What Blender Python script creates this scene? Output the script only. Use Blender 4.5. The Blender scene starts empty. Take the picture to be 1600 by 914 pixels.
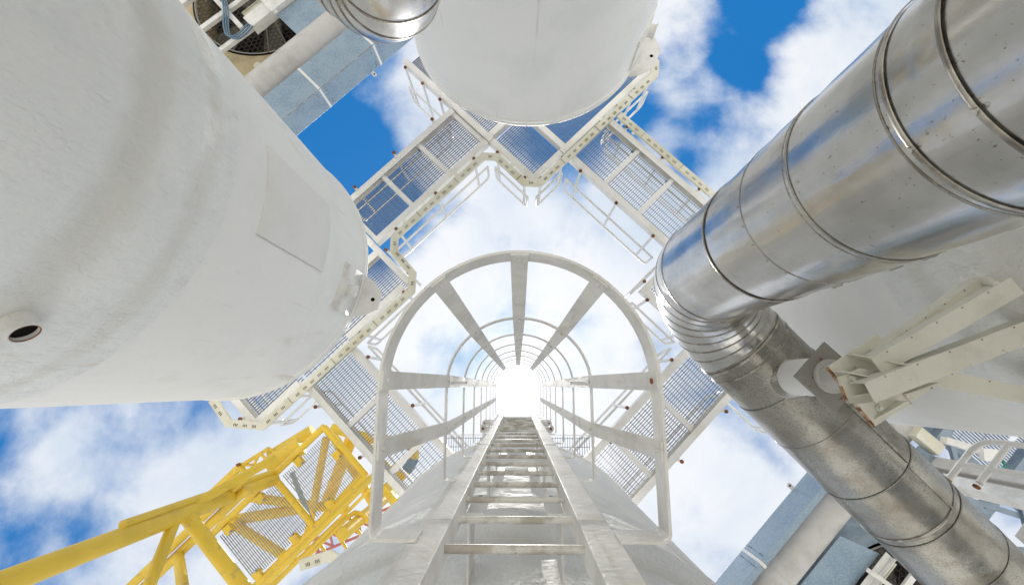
import bpy, math, random
from mathutils import Vector, Matrix, noise
random.seed(7)
PI = math.pi
S2 = math.sqrt(0.5)
GZ = -1.6                    # ground level; the camera lens is the origin of heights

# ------------------------------------------------------------------ camera
sc = bpy.context.scene
cd = bpy.data.cameras.new('camera'); cam = bpy.data.objects.new('camera', cd)
sc.collection.objects.link(cam); sc.camera = cam
cd.sensor_width = 36; cd.lens = 16.0; cd.clip_start = 0.02; cd.clip_end = 3000
fwd = Vector((-0.0126572, -0.201116, 0.979486)).normalized()
right = Vector((0.99992, -0.0025458, 0.0123986)).normalized()
down = fwd.cross(right).normalized()
m = Matrix((( right.x, -down.x, -fwd.x, 0), (right.y, -down.y, -fwd.y, 0), (right.z, -down.z, -fwd.z, 0), (0, 0, 0, 1)))
cam.matrix_world = m

# ------------------------------------------------------------------ world
SUN = Vector((0.0, -0.014, 1.0)).normalized()     # the sun stands almost overhead
sun_el = math.asin(SUN.z); sun_rot = math.atan2(SUN.x, SUN.y)
w = bpy.data.worlds.new('World'); sc.world = w; w.use_nodes = True
nt = w.node_tree; N = nt.nodes; L = nt.links; N.clear()
def nd(t, **k):
    n = N.new(t)
    for a, b in k.items(): setattr(n, a, b)
    return n
def mth(op, a, b=None, c=None):
    n = nd('ShaderNodeMath', operation=op)
    for i, x in enumerate((a, b, c)):
        if x is None: continue
        if isinstance(x, (int, float)): n.inputs[i].default_value = x
        else: L.new(x, n.inputs[i])
    return n.outputs[0]
sky = nd('ShaderNodeTexSky', sky_type='NISHITA'); sky.sun_disc = False
sky.sun_elevation = sun_el; sky.sun_rotation = sun_rot; sky.altitude = 0; sky.air_density = 1.0; sky.dust_density = 0.3; sky.ozone_density = 2.5
tc = nd('ShaderNodeTexCoord'); sep = nd('ShaderNodeSeparateXYZ'); L.new(tc.outputs['Generated'], sep.inputs[0])
zc = mth('MAXIMUM', sep.outputs[2], 0.12)
X = mth('DIVIDE', sep.outputs[0], zc); Y = mth('DIVIDE', sep.outputs[1], zc)
cmb = nd('ShaderNodeCombineXYZ'); L.new(X, cmb.inputs[0]); L.new(Y, cmb.inputs[1])
def fbm(scale, det, rough, dist, off=0.0):
    n = nd('ShaderNodeTexNoise'); n.inputs['Scale'].default_value = scale; n.inputs['Detail'].default_value = det
    n.inputs['Roughness'].default_value = rough; n.inputs['Distortion'].default_value = dist
    mp = nd('ShaderNodeMapping'); mp.inputs['Location'].default_value = (off, off * .7, off * .3)
    L.new(cmb.outputs[0], mp.inputs[0]); L.new(mp.outputs[0], n.inputs['Vector']); return n.outputs['Fac']
def blob(x, y, r, amp, ex=1.0):          # a break (amp > 0) or bank (amp < 0) in the cloud cover round a sky direction
    dx = mth('SUBTRACT', X, x); dy = mth('MULTIPLY', mth('SUBTRACT', Y, y), ex)
    d2 = mth('ADD', mth('MULTIPLY', dx, dx), mth('MULTIPLY', dy, dy))
    g = mth('EXPONENT', mth('MULTIPLY', d2, -1.0 / (r * r)))
    return mth('MULTIPLY', g, amp)
CLOUD_BLOBS = [(-0.50, -0.68, .20, 1.0), (-0.36, -0.42, .15, .75), (-0.60, -.50, .15, .7), (-0.31, -0.29, .06, .45),
               (0.62, -0.98, .12, 1.1), (0.56, -.78, .08, .75), (0.70, -1.05, .10, .7),
               (0.27, -0.64, .09, .8), (0.45, -.62, .06, .5), (0.10, -.60, .10, .75), (.40, -.52, .05, .6),(-0.02,-.58,.07,.4),
               (-1.15, 0.10, .26, .42), (-0.95, 0.28, .18, .28), (-1.22, .36, .2, .34), (-0.62,0.05,.10,.2), (.28,.0-.02,.07,.22), (.52,.38,.10,.2), (.26,-.15,.09,.2)]
hole = None
for b in CLOUD_BLOBS:
    g = blob(*b); hole = g if hole is None else mth('ADD', hole, g)
n1 = fbm(3.2, 8, .55, .12, 3.1)
cov = mth('ADD', mth('MULTIPLY', mth('SUBTRACT', n1, .5), 2.6), mth('SUBTRACT', 0.60, mth('MULTIPLY', hole, 1.10)))
mr = nd('ShaderNodeMapRange', interpolation_type='SMOOTHSTEP'); L.new(cov, mr.inputs[0])
mr.inputs[1].default_value = -.10; mr.inputs[2].default_value = .62
n2 = fbm(2.2, 8, .6, .3, 8.4)
cr = nd('ShaderNodeValToRGB'); L.new(n2, cr.inputs[0])
cr.color_ramp.elements[0].position = .33; cr.color_ramp.elements[0].color = (.66, .76, .90, 1)
cr.color_ramp.elements[1].position = .60; cr.color_ramp.elements[1].color = (.93, .955, 1.0, 1)
# the cloud glows where it veils the sun
vd = nd('ShaderNodeVectorMath', operation='DOT_PRODUCT'); L.new(tc.outputs['Generated'], vd.inputs[0]); vd.inputs[1].default_value = SUN
ang = mth('ARCCOSINE', mth('MINIMUM', vd.outputs['Value'], 1.0))
glow = mth('ADD', mth('MULTIPLY', mth('EXPONENT', mth('MULTIPLY', ang, -16.0)), .8), mth('MULTIPLY', mth('EXPONENT', mth('MULTIPLY', ang, -2.4)), .10))
bgS = nd('ShaderNodeBackground'); bgS.inputs[1].default_value = 0.125
hs = nd('ShaderNodeHueSaturation'); hs.inputs['Saturation'].default_value = 1.38; hs.inputs['Value'].default_value = 1.0
L.new(sky.outputs[0], hs.inputs['Color'])
tint = nd('ShaderNodeMix', data_type='RGBA', blend_type='MULTIPLY'); tint.inputs[0].default_value = 1.0; tint.inputs[7].default_value = (.50, 1.0, 1.0, 1)   # clear tropical azure
L.new(hs.outputs[0], tint.inputs[6]); L.new(tint.outputs[2], bgS.inputs[0])
bgC = nd('ShaderNodeBackground'); L.new(cr.outputs[0], bgC.inputs[0]); L.new(mth('ADD', glow, .80), bgC.inputs[1])
mx = nd('ShaderNodeMixShader'); L.new(mr.outputs[0], mx.inputs[0]); L.new(bgS.outputs[0], mx.inputs[1]); L.new(bgC.outputs[0], mx.inputs[2])
out = nd('ShaderNodeOutputWorld'); L.new(mx.outputs[0], out.inputs[0])

sl = bpy.data.lights.new('sun', 'SUN'); sl.energy = 4.8; sl.angle = math.radians(0.5); sl.color = (1, .965, .90)
so = bpy.data.objects.new('sun', sl); sc.collection.objects.link(so)
so.rotation_euler = (-SUN).to_track_quat('-Z', 'Y').to_euler(); so.location = (0, 0, 60)
sc.view_settings.view_transform = 'Standard'; sc.view_settings.look = 'None'
sc.view_settings.exposure = 0.24; sc.view_settings.gamma = 1.0; sc.view_settings.use_curve_mapping = False
sc.cycles.max_bounces = 8; sc.cycles.diffuse_bounces = 5; sc.cycles.glossy_bounces = 5

# ------------------------------------------------------------------ materials
def mat(name, base, rough=.5, metal=0.0, var=None, stain=None, bump=None, rust=None, spec=.5, fine=None, streak=None, ridge_shade=None):
    """var=(colour2, scale, lo, hi) blends a second paint tone; stain=(colour, scale, lo, hi, stretch); bump=(scale, strength, detail);
    rust=(scale, threshold); every pattern is anchored to the place itself"""
    mt = bpy.data.materials.new(name); mt.use_nodes = True; t = mt.node_tree; n = t.nodes; l = t.links
    bs = n['Principled BSDF']; geo = n.new('ShaderNodeNewGeometry')
    def noi(scale, det=5, rgh=.6, stretch=(1, 1, 1), dist=0):
        mp = n.new('ShaderNodeMapping'); mp.inputs['Scale'].default_value = stretch
        l.new(geo.outputs['Position'], mp.inputs[0])
        x = n.new('ShaderNodeTexNoise'); x.inputs['Scale'].default_value = scale; x.inputs['Detail'].default_value = det
        x.inputs['Roughness'].default_value = rgh; x.inputs['Distortion'].default_value = dist
        l.new(mp.outputs[0], x.inputs['Vector']); return x.outputs['Fac']
    def rng(s, lo, hi):
        r = n.new('ShaderNodeMapRange'); r.interpolation_type = 'SMOOTHSTEP'; l.new(s, r.inputs[0])
        r.inputs[1].default_value = lo; r.inputs[2].default_value = hi; return r.outputs[0]
    def mix(f, a, b):
        x = n.new('ShaderNodeMix'); x.data_type = 'RGBA'; l.new(f, x.inputs[0])
        for s, i in ((a, 6), (b, 7)):
            if isinstance(s, tuple): x.inputs[i].default_value = (*s, 1)
            else: l.new(s, x.inputs[i])
        return x.outputs[2]
    col = base
    if var: col = mix(rng(noi(var[1], 4), var[2], var[3]), col, var[0])
    if stain: col = mix(rng(noi(stain[1], 6, .65, stain[4]), stain[2], stain[3]), col, stain[0])
    if streak: col = mix(rng(noi(streak[1], 3, .5, streak[4], .3), streak[2], streak[3]), col, streak[0])
    if fine: col = mix(rng(noi(fine[1], 3, .6), fine[2], fine[3]), col, fine[0])
    if ridge_shade:                                   # shading of the ridges painted into the colour as tan, dirt-like bands
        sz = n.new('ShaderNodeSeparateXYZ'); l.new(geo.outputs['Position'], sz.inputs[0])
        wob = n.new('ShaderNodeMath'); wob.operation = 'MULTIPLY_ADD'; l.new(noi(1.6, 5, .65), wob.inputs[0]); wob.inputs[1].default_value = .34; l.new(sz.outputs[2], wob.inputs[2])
        for (c2, zc_, hw, am) in ridge_shade:
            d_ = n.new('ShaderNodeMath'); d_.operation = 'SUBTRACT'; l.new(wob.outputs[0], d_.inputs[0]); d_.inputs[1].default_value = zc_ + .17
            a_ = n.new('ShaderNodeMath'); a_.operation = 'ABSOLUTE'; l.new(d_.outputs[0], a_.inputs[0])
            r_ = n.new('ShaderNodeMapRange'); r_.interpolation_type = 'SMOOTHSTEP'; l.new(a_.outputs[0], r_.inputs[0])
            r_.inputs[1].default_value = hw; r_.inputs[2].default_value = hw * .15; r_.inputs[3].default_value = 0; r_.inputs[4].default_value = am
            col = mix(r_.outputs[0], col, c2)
    rf = None
    if rust:
        rf = rng(noi(rust[0], 6, .7), rust[1], rust[1] + .05); col = mix(rf, col, mix(noi(40, 3), (.30, .10, .02), (.12, .035, .01)))
    if isinstance(col, tuple): bs.inputs['Base Color'].default_value = (*col, 1)
    else: l.new(col, bs.inputs['Base Color'])
    bs.inputs['Metallic'].default_value = metal; bs.inputs['Specular IOR Level'].default_value = spec
    r = n.new('ShaderNodeMapRange'); l.new(noi(3.0, 5), r.inputs[0])
    r.inputs[1].default_value = .3; r.inputs[2].default_value = .7; r.inputs[3].default_value = rough * .8; r.inputs[4].default_value = min(1, rough * 1.25)
    l.new(r.outputs[0], bs.inputs['Roughness'])
    if bump:
        prev = None
        for (s, st, det, stretch, dist) in bump:
            b = n.new('ShaderNodeBump'); b.inputs['Strength'].default_value = 1.0; b.inputs['Distance'].default_value = st
            l.new(noi(s, det, .6, stretch), b.inputs['Height'])
            if prev: l.new(prev, b.inputs['Normal'])
            prev = b.outputs[0]
        l.new(prev, bs.inputs['Normal'])
    return mt
U1 = (1, 1, 1)
M = {}
M['tank'] = mat('white_tank_paint', (.83, .825, .80), .62, var=((.78, .78, .765), .9, .45, .68), spec=.25,
                stain=((.66, .63, .57), 1.5, .60, .82, (1, 1, .35)), streak=((.68, .64, .58), 5, .66, .78, (1, 1, .12)),
                fine=((.62, .52, .40), 26, .745, .785), bump=[(1.6, .03, 3, U1, 0), (14, .004, 5, (1, 1, .5), 0)])
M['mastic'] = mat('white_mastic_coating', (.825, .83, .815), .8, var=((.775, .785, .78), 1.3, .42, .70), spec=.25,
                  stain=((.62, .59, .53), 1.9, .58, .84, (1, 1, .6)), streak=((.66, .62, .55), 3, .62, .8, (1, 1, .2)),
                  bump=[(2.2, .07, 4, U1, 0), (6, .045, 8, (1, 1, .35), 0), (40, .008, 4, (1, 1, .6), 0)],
                  ridge_shade=[((.66, .635, .58), 2.74, .26, .60), ((.68, .655, .60), 3.36, .16, .45)])
M['patch'] = mat('patch_plate_paint', (.775, .765, .74), .65, var=((.74, .73, .70), 1.3, .42, .7), spec=.2, bump=[(14, .004, 5, (1, 1, .5), 0)])
M['white'] = mat('white_painted_steel', (.79, .775, .745), .42, var=((.62, .605, .57), 3.0, .45, .72),
                 stain=((.50, .42, .34), 7, .62, .78, U1), rust=(9, .72), bump=[(30, .0012, 4, U1, 0)])
M['rail'] = mat('scuffed_white_steel', (.83, .815, .785), .6, spec=.3, var=((.68, .665, .635), 4.0, .42, .66),
                stain=((.69, .60, .53), 5, .58, .76, (1, 1, .5)), streak=((.66, .63, .58), 14, .60, .74, (1, 1, .15)), rust=(16, .735),
                bump=[(40, .0015, 4, U1, 0)])
M['rung'] = mat('dirty_white_rung', (.78, .755, .70), .45, var=((.48, .44, .38), 9.0, .42, .62), stain=((.16, .13, .10), 22, .64, .72, U1))
M['walk'] = mat('offwhite_walkway_steel', (.79, .78, .755), .5, var=((.70, .685, .64), 2.0, .45, .7), rust=(6, .745))
M['cream'] = mat('cream_cable_tray', (.71, .69, .58), .5, var=((.60, .57, .43), 2.5, .4, .7))
M['slot'] = mat('dark_slot', (.012, .011, .010), .95, spec=.05)
M['rust'] = mat('rusted_steel', (.30, .11, .03), .9, var=((.12, .04, .02), 20, .4, .6), bump=[(60, .002, 4, U1, 0)])
M['grate'] = mat('galvanised_grating', (.21, .23, .27), .5, .5)
M['steel'] = mat('stainless_cladding', (.66, .65, .63), .20, 1.0, var=((.50, .49, .47), 2.2, .40, .66),
                 stain=((.34, .30, .25), 3.6, .60, .80, U1), fine=((.26, .21, .16), 55, .655, .72),
                 bump=[(1.3, .030, 2, (1, 1, .35), 0), (4.5, .005, 3, (1, 1, .35), 0), (14, .0010, 3, (1, 1, .3), 0)])
M['steel_dirty'] = mat('dirty_stainless_cladding', (.40, .385, .35), .28, 1.0, var=((.29, .275, .24), 2.0, .36, .66),
                 stain=((.24, .21, .165), 4.2, .50, .78, U1), fine=((.24, .215, .175), 70, .50, .70), streak=((.22, .20, .165), 2.4, .52, .72, (1, 1, .3)),
                 bump=[(1.3, .024, 2, U1, 0), (5, .005, 3, U1, 0), (12, .0012, 3, U1, 0)])
M['band'] = mat('steel_band', (.46, .43, .38), .34, .95, var=((.26, .23, .20), 8, .4, .6))
M['edge'] = mat('rust_bleeding_edge', (.60, .57, .49), .7, stain=((.42, .22, .07), 9, .35, .6, U1), rust=(22, .47))
M['plate'] = mat('dark_bearing_plate', (.30, .285, .26), .55, .2, rust=(10, .58))
M['bracket'] = mat('greyish_cream_bracket_paint', (.71, .685, .59), .5, var=((.63, .605, .51), 5, .45, .7), rust=(13, .66), bump=[(50, .001, 3, U1, 0)])
M['galv'] = mat('galvanised_sheet', (.28, .37, .45), .5, .25, var=((.22, .31, .40), 2.2, .4, .65), fine=((.34, .43, .50), 30, .48, .66),
                stain=((.36, .35, .32), 3, .62, .8, U1))
M['duct'] = mat('weathered_grey_duct', (.56, .54, .52), .5, .0, var=((.42, .40, .38), 1.6, .4, .7), stain=((.40, .27, .20), 4, .64, .76, U1))
M['beige'] = mat('beige_housing_paint', (.50, .41, .24), .6, var=((.38, .31, .19), 3, .4, .7))
M['dark'] = mat('dark_fan_metal', (.055, .048, .04), .6, .2)
M['blade'] = mat('fan_blade_paint', (.16, .145, .12), .45)
M['cable'] = mat('blue_grey_cable', (.12, .20, .28), .45)
M['yellow'] = mat('yellow_painted_steel', (.71, .485, .04), .45, var=((.60, .42, .04), 1.6, .4, .7), stain=((.44, .30, .08), 5, .62, .80, U1), streak=((.50, .36, .10), 9, .60, .74, (1, 1, .2)), rust=(11, .735), bump=[(25, .002, 4, U1, 0)])
M['ygrate'] = mat('grey_grating', (.34, .34, .34), .5, .5)
M['bluegal'] = mat('blue_grey_galvanised_steel', (.27, .33, .39), .45, .5, var=((.20, .26, .32), 4, .4, .65))
M['pinkpaint'] = mat('faded_red_paint', (.45, .12, .10), .5)
M['bluepaint'] = mat('blue_paint', (.06, .18, .40), .5)
M['green'] = mat('green_wire', (.02, .25, .16), .5)
M['ground'] = mat('concrete_ground', (.55, .54, .515), .85, var=((.46, .45, .43), .35, .4, .7), stain=((.30, .28, .25), 1.1, .58, .8, U1), bump=[(12, .004, 5, U1, 0)])

# ------------------------------------------------------------------ mesh helpers
def uv(u, v, z): return Vector(((u + v) * S2, (u - v) * S2, z))
DU = Vector((S2, S2, 0)); DV = Vector((S2, -S2, 0)); DZ = Vector((0, 0, 1))
class MB:
    def __init__(s): s.v = []; s.f = []; s.sm = []
    def add(s, vs, fs, smooth=False):
        k = len(s.v); s.v += [Vector(p) for p in vs]; s.f += [tuple(i + k for i in f) for f in fs]; s.sm += [smooth] * len(fs)
    def box(s, c, ax, ay, az, hx, hy, hz):
        c = Vector(c); P = [c + ax * (hx * i) + ay * (hy * j) + az * (hz * k) for i in (-1, 1) for j in (-1, 1) for k in (-1, 1)]
        s.add(P, [(0, 1, 3, 2), (4, 6, 7, 5), (0, 4, 5, 1), (2, 3, 7, 6), (0, 2, 6, 4), (1, 5, 7, 3)]); return s
    def ubox(s, u0, u1, v0, v1, z0, z1):
        return s.box(uv((u0 + u1) / 2, (v0 + v1) / 2, (z0 + z1) / 2), DU, DV, DZ, abs(u1 - u0) / 2, abs(v1 - v0) / 2, abs(z1 - z0) / 2)
    def bar(s, a, b, w, h, up=DZ):
        a = Vector(a); b = Vector(b); d = (b - a); ln = d.length; d.normalize()
        x = d.cross(up)
        if x.length < 1e-4: x = d.cross(Vector((0, 1, 0)))
        x.normalize(); y = x.cross(d)
        return s.box((a + b) / 2, d, x, y, ln / 2, w / 2, h / 2)
    def tube(s, pts, r, n=12, caps=True, closed=False, smooth=True):
        pts = [Vector(p) for p in pts]; m_ = len(pts); rr = r if isinstance(r, (list, tuple)) else [r] * m_
        tang = []
        for i in range(m_):
            if closed: t = pts[(i + 1) % m_] - pts[i - 1]
            elif i == 0: t = pts[1] - pts[0]
            elif i == m_ - 1: t = pts[-1] - pts[-2]
            else: t = (pts[i + 1] - pts[i]).normalized() + (pts[i] - pts[i - 1]).normalized()
            tang.append(t.normalized())
        ref = Vector((0, 0, 1)) if abs(tang[0].z) < .9 else Vector((1, 0, 0))
        x = tang[0].cross(ref).normalized(); vs = []
        for i in range(m_):
            x = (x - tang[i] * x.dot(tang[i])).normalized(); y = tang[i].cross(x)
            k = 1.0
            if 0 < i < m_ - 1 and not closed:
                c_ = max(.5, (pts[i + 1] - pts[i]).normalized().dot(tang[i])); k = 1 / c_ if m_ < 6 else 1
            for j in range(n):
                a = 2 * PI * j / n; vs.append(pts[i] + (x * math.cos(a) + y * math.sin(a)) * rr[i] * k)
        fs = []
        for i in range(m_ if closed else m_ - 1):
            for j in range(n):
                a = i * n + j; b = i * n + (j + 1) % n; i2 = (i + 1) % m_
                fs.append((a, b, i2 * n + (j + 1) % n, i2 * n + j))
        s.add(vs, fs, smooth)
        if caps and not closed:
            s.add(vs[:n][::-1], [tuple(range(n))]); s.add(vs[-n:], [tuple(range(n))])
        return s
    def lathe(s, c, prof, n=96, a0=0.0, a1=2 * PI, rfun=None, smooth=True):
        c = Vector(c); full = abs(a1 - a0 - 2 * PI) < 1e-6; k = n if full else n + 1; vs = []
        for (r, z) in prof:
            for j in range(k):
                a = a0 + (a1 - a0) * j / n; q = r + (rfun(a, z) if rfun else 0)
                vs.append(c + Vector((q * math.cos(a), q * math.sin(a), z)))
        fs = []
        for i in range(len(prof) - 1):
            for j in range(n):
                b = (j + 1) % k; fs.append((i * k + j, i * k + b, (i + 1) * k + b, (i + 1) * k + j))
        s.add(vs, fs, smooth); return s
    def prism(s, poly, nrm, t):
        poly = [Vector(p) for p in poly]; nrm = Vector(nrm).normalized() * t; n = len(poly)
        s.add(poly + [p + nrm for p in poly], [tuple(range(n))[::-1], tuple(range(n, 2 * n))] + [(i, (i + 1) % n, n + (i + 1) % n, n + i) for i in range(n)])
        return s
    def build(s, name, mt, parent=None, bevel=0, org=None):
        if org is None:
            org = Vector((0, 0, 0))
            p = parent
            while p is not None and p.parent is not None: p = p.parent
            if p is not None: org = Vector(p['_o'])
        me = bpy.data.meshes.new(name); me.from_pydata([p - org for p in s.v], [], s.f); me.update()
        me.polygons.foreach_set('use_smooth', s.sm); me.materials.append(mt)
        o = bpy.data.objects.new(name, me); sc.collection.objects.link(o)
        if parent is not None: o.parent = parent
        if bevel:
            b = o.modifiers.new('bevel', 'BEVEL'); b.width = bevel; b.segments = 2; b.limit_method = 'ANGLE'; b.angle_limit = math.radians(50)
        return o
roots = []
def thing(name, label, cat, loc, group=None):
    o = bpy.data.objects.new(name, None); sc.collection.objects.link(o); o.empty_display_size = .2
    o.location = Vector(loc); o['_o'] = tuple(loc); o['label'] = label; o['category'] = cat
    if group: o['group'] = group
    roots.append(o); return o
def tag(o, label, cat, group=None, kind=None):
    if label: o['label'] = label
    if cat: o['category'] = cat
    if group: o['group'] = group
    if kind: o['kind'] = kind
    return o

# ------------------------------------------------------------------ ground
g = MB(); g.add([(-1500, -1500, GZ), (1500, -1500, GZ), (1500, 1500, GZ), (-1500, 1500, GZ)], [(0, 1, 2, 3)])
tag(g.build('ground', M['ground']), 'pale concrete yard under the tanks', None, kind='structure')

# ------------------------------------------------------------------ tanks
R = 2.14
def th_pt(c, th, r, z): return Vector((c[0] + r * math.cos(th), c[1] + r * math.sin(th), z))
def lug(t, c, thd, h, sc_=1.0, gus=True):
    th = math.radians(thd); rad = Vector((math.cos(th), math.sin(th), 0)); tan = Vector((-rad.y, rad.x, 0))
    d = .17 * sc_ / 1.0
    pad = MB(); pad.lathe((c[0], c[1], 0), [(R - .01, h - .25), (R + .035, h - .25), (R + .035, h + .45), (R - .01, h + .45)], 12, th - d * .95, th + d * .95)
    for q in (-1, 1):
        a = th + q * d * .95; e = Vector((math.cos(a), math.sin(a), 0)); f_ = Vector((-e.y, e.x, 0)) * q
        pad.prism([th_pt(c, a, R - .01, h - .25), th_pt(c, a, R + .035, h - .25), th_pt(c, a, R + .035, h + .45), th_pt(c, a, R - .01, h + .45)], f_, .002)
    pad_o = pad.build('lifting_pad', M['white'], t)
    st = MB(); p0 = th_pt(c, th, R, h + .02); st.tube([p0, p0 + rad * .13], .075 * sc_, 20); st.tube([p0 + rad * .13, p0 + rad * .15], .095 * sc_, 20)
    st.build('trunnion', M['white'], t)
    if gus:
        k = MB(); z = h + .56; w_ = .36 * sc_
        k.prism([th_pt(c, th, R - .02, z) - tan * w_, th_pt(c, th, R - .02, z) + tan * w_, th_pt(c, th, R + .16, z) + tan * w_ * .8,
                 th_pt(c, th, R + .36, z) + tan * w_ * .35, th_pt(c, th, R + .36, z) - tan * w_ * .35, th_pt(c, th, R + .16, z) - tan * w_ * .8], DZ, .03)
        k.build('lifting_lug', M['white'], t)
        hl = MB(); q = th_pt(c, th, R + .24, z - .002); hl.lathe(q, [(.0, 0), (.032, 0), (.032, .01)], 16); hl.build('lug_hole', M['slot'], t)
def tank(name, c, top, label, lug_th, step=3.72, patch=None, noz=None, seed=0, lugs=1.0, low_r=.006):
    t = thing('storage_tank', label, 'storage tank', (c[0], c[1], GZ), 'white tanks round the ladder')
    def rl(a, z):
        p = Vector((math.cos(a) * 1.6, math.sin(a) * 1.6, z * .55)) + Vector((seed * 7.3, 0, 0))
        q = noise.noise(p * 1.3) * .018 + noise.noise(p * 3.1) * .010
        k = min(1.0, max(0.0, (step - z) / .6)); return q * (.25 + .75 * k * k * (3 - 2 * k))
    def prof_r(z):
        r = R
        if z < step: r += low_r
        k = (z - (step - .50)) / .24; r += .022 * math.exp(-k * k)
        k = (z - (step - .95)) / .18; r -= .034 * math.exp(-k * k)
        return r
    zs = [GZ + .25 + i * .07 for i in range(int((step - .30 - GZ - .25) / .07))]
    prof = [(prof_r(z), z) for z in zs] + [(prof_r(step - .3) * (1 - q) + (R + .0005) * q * 1.0 if q > 0 else prof_r(step - .3), step - .3 + .3 * k / 12) for k in range(13) for q in [(k / 12) ** 2 * (3 - 2 * k / 12)]]
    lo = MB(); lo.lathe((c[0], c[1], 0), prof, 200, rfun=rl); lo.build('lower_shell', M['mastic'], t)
    zs = [step - .001 + i * .12 for i in range(int((top - step) / .12))] + [top - .11]
    up = MB(); up.lathe((c[0], c[1], 0), [(R, z) for z in zs], 200, rfun=lambda a, z: rl(a, z)); up.build('upper_shell', M['tank'], t)
    dm = MB(); dm.lathe((c[0], c[1], 0), [(R - .01, top - .12), (R + .022, top - .115), (R + .028, top - .06), (R + .012, top - .05), (R + .012, top - .03), (R + .030, top - .02), (R + .026, top + .03)] +
               [(R * math.cos(a), top + .03 + .45 * math.sin(a)) for a in [i * PI / 2 / 10 for i in range(0, 11)]], 200)
    dm.build('roof_dome', M['tank'], t)
    bs = MB(); bs.lathe((c[0], c[1], 0), [(R + .25, GZ), (R + .25, GZ + .22), (R + .12, GZ + .26), (R, GZ + .26)], 96); bs.build('base_ring', M['white'], t)
    if patch:
        for (t0, t1, z0, z1) in patch:
            p = MB(); rr = R + .017; a0, a1 = math.radians(t0), math.radians(t1)
            p.lathe((c[0], c[1], 0), [(R - .02, z0), (rr - .004, z0), (rr, z0 + .006)] + [(rr, z0 + (z1 - z0) * i / 8) for i in range(1, 8)] + [(rr, z1 - .006), (rr - .004, z1), (R - .02, z1)], 24, a0, a1)
            p.build('patch_plate', M['patch'], t)
    if noz:
        th, h = math.radians(noz[0]), noz[1]; rad = Vector((math.cos(th), math.sin(th), 0)); p0 = th_pt(c, th, R - .05, h)
        rr = .075
        z_ = MB(); z_.tube([p0, p0 + rad * .125, p0 + rad * .135], [rr + .022, rr + .014, rr + .010], 28, caps=False)
        x = rad.cross(DZ); vs = []
        for k, (r_, o_) in enumerate(((rr + .010, .135), (rr, .135), (rr, .0))):
            for j in range(28):
                a = 2 * PI * j / 28; vs.append(p0 + rad * o_ + (x * math.cos(a) + DZ * math.sin(a)) * r_)
        z_.add(vs, [(k * 28 + j, k * 28 + (j + 1) % 28, (k + 1) * 28 + (j + 1) % 28, (k + 1) * 28 + j) for k in range(2) for j in range(28)], True)
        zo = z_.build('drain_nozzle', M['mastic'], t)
        ri = MB(); ri.tube([p0 + rad * .132 + (x * math.cos(2 * PI * j / 28) + DZ * math.sin(2 * PI * j / 28)) * rr for j in range(28)], .004, 6, closed=True); ri.build('rusty_lip', M['rust'], zo)
        bo = MB(); bo.tube([p0 + rad * .095, p0 + rad * .10], rr, 28); bo.build('nozzle_bore', M['slot'], zo)
    if lug_th is not None: lug(t, c, lug_th, top - .62, lugs)
    return t
CL = (-4.64, -1.93); CT = (.21, -6.73); CB = (-.04, 2.956); CR = (5.01, -1.67)
tank('left', CL, 7.22, 'huge white tank on the left with a rectangular patch and a small open nozzle', 14, patch=[(-12, 13.0, 4.2, 5.72)], noz=(46.5, 2.83), seed=1)
tank('top', CT, 7.38, 'smooth white tank at the top of the view behind the crossing walkways', 20, seed=2, lugs=1.5)
tank('right', CR, 7.2, 'white tank on the right half hidden by the shiny steel pipe', None, noz=(134.1, 3.10), seed=3, low_r=.012)
tank('bottom', CB, 7.2, 'white tank directly behind the caged ladder', None, seed=4)

# ------------------------------------------------------------------ caged ladder
CX = -.010; YF = .430; YR = .474
lad = thing('caged_ladder', 'tall white ladder with a hooped safety cage, seen from inside its bottom', 'ladder', (CX, YR, GZ))
for sx in (-1, 1):
    b = MB(); z = GZ; k = 0
    for z1 in (-.2, 1.62, 2.42, 3.6, 5.1, 7.45):
        e = .0008 * (k % 2); x0 = CX + sx * .2065; x1 = CX + sx * .302
        xa, xb = min(x0, x1), max(x0, x1)
        b.box(((xa + xb) / 2, YF + .045, (z + z1) / 2), Vector((1, 0, 0)), Vector((0, 1, 0)), DZ, (xb - xa) / 2 - e, .045 - e, (z1 - z) / 2 - .0012)
        z = z1; k += 1
    b.build('side_rail', M['rail'], lad, bevel=.004)
for i in range(-9, 20):
    z = 1.475 + .3015 * i
    r = MB(); r.tube([(CX - .215, YR, z), (CX + .215, YR, z)], .013, 14); r.build('rung', M['rung'], lad)
def hoop_path(rx, ry, cy, yend, xret, n=40):
    p = [Vector((xret[0], yend, 0))]
    cr_ = .022
    p += [Vector((-rx * 1.0 + cr_, yend, 0)), Vector((-rx + cr_ * .3, yend - cr_ * .3, 0)), Vector((-rx, yend - cr_, 0))]
    for i in range(n + 1):
        a = PI + PI * i / n; p.append(Vector((rx * math.cos(a), cy + ry * math.sin(a), 0)))
    p += [Vector((rx, yend - cr_, 0)), Vector((rx - cr_ * .3, yend - cr_ * .3, 0)), Vector((rx - cr_, yend, 0)), Vector((xret[1], yend, 0))]
    return p
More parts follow.
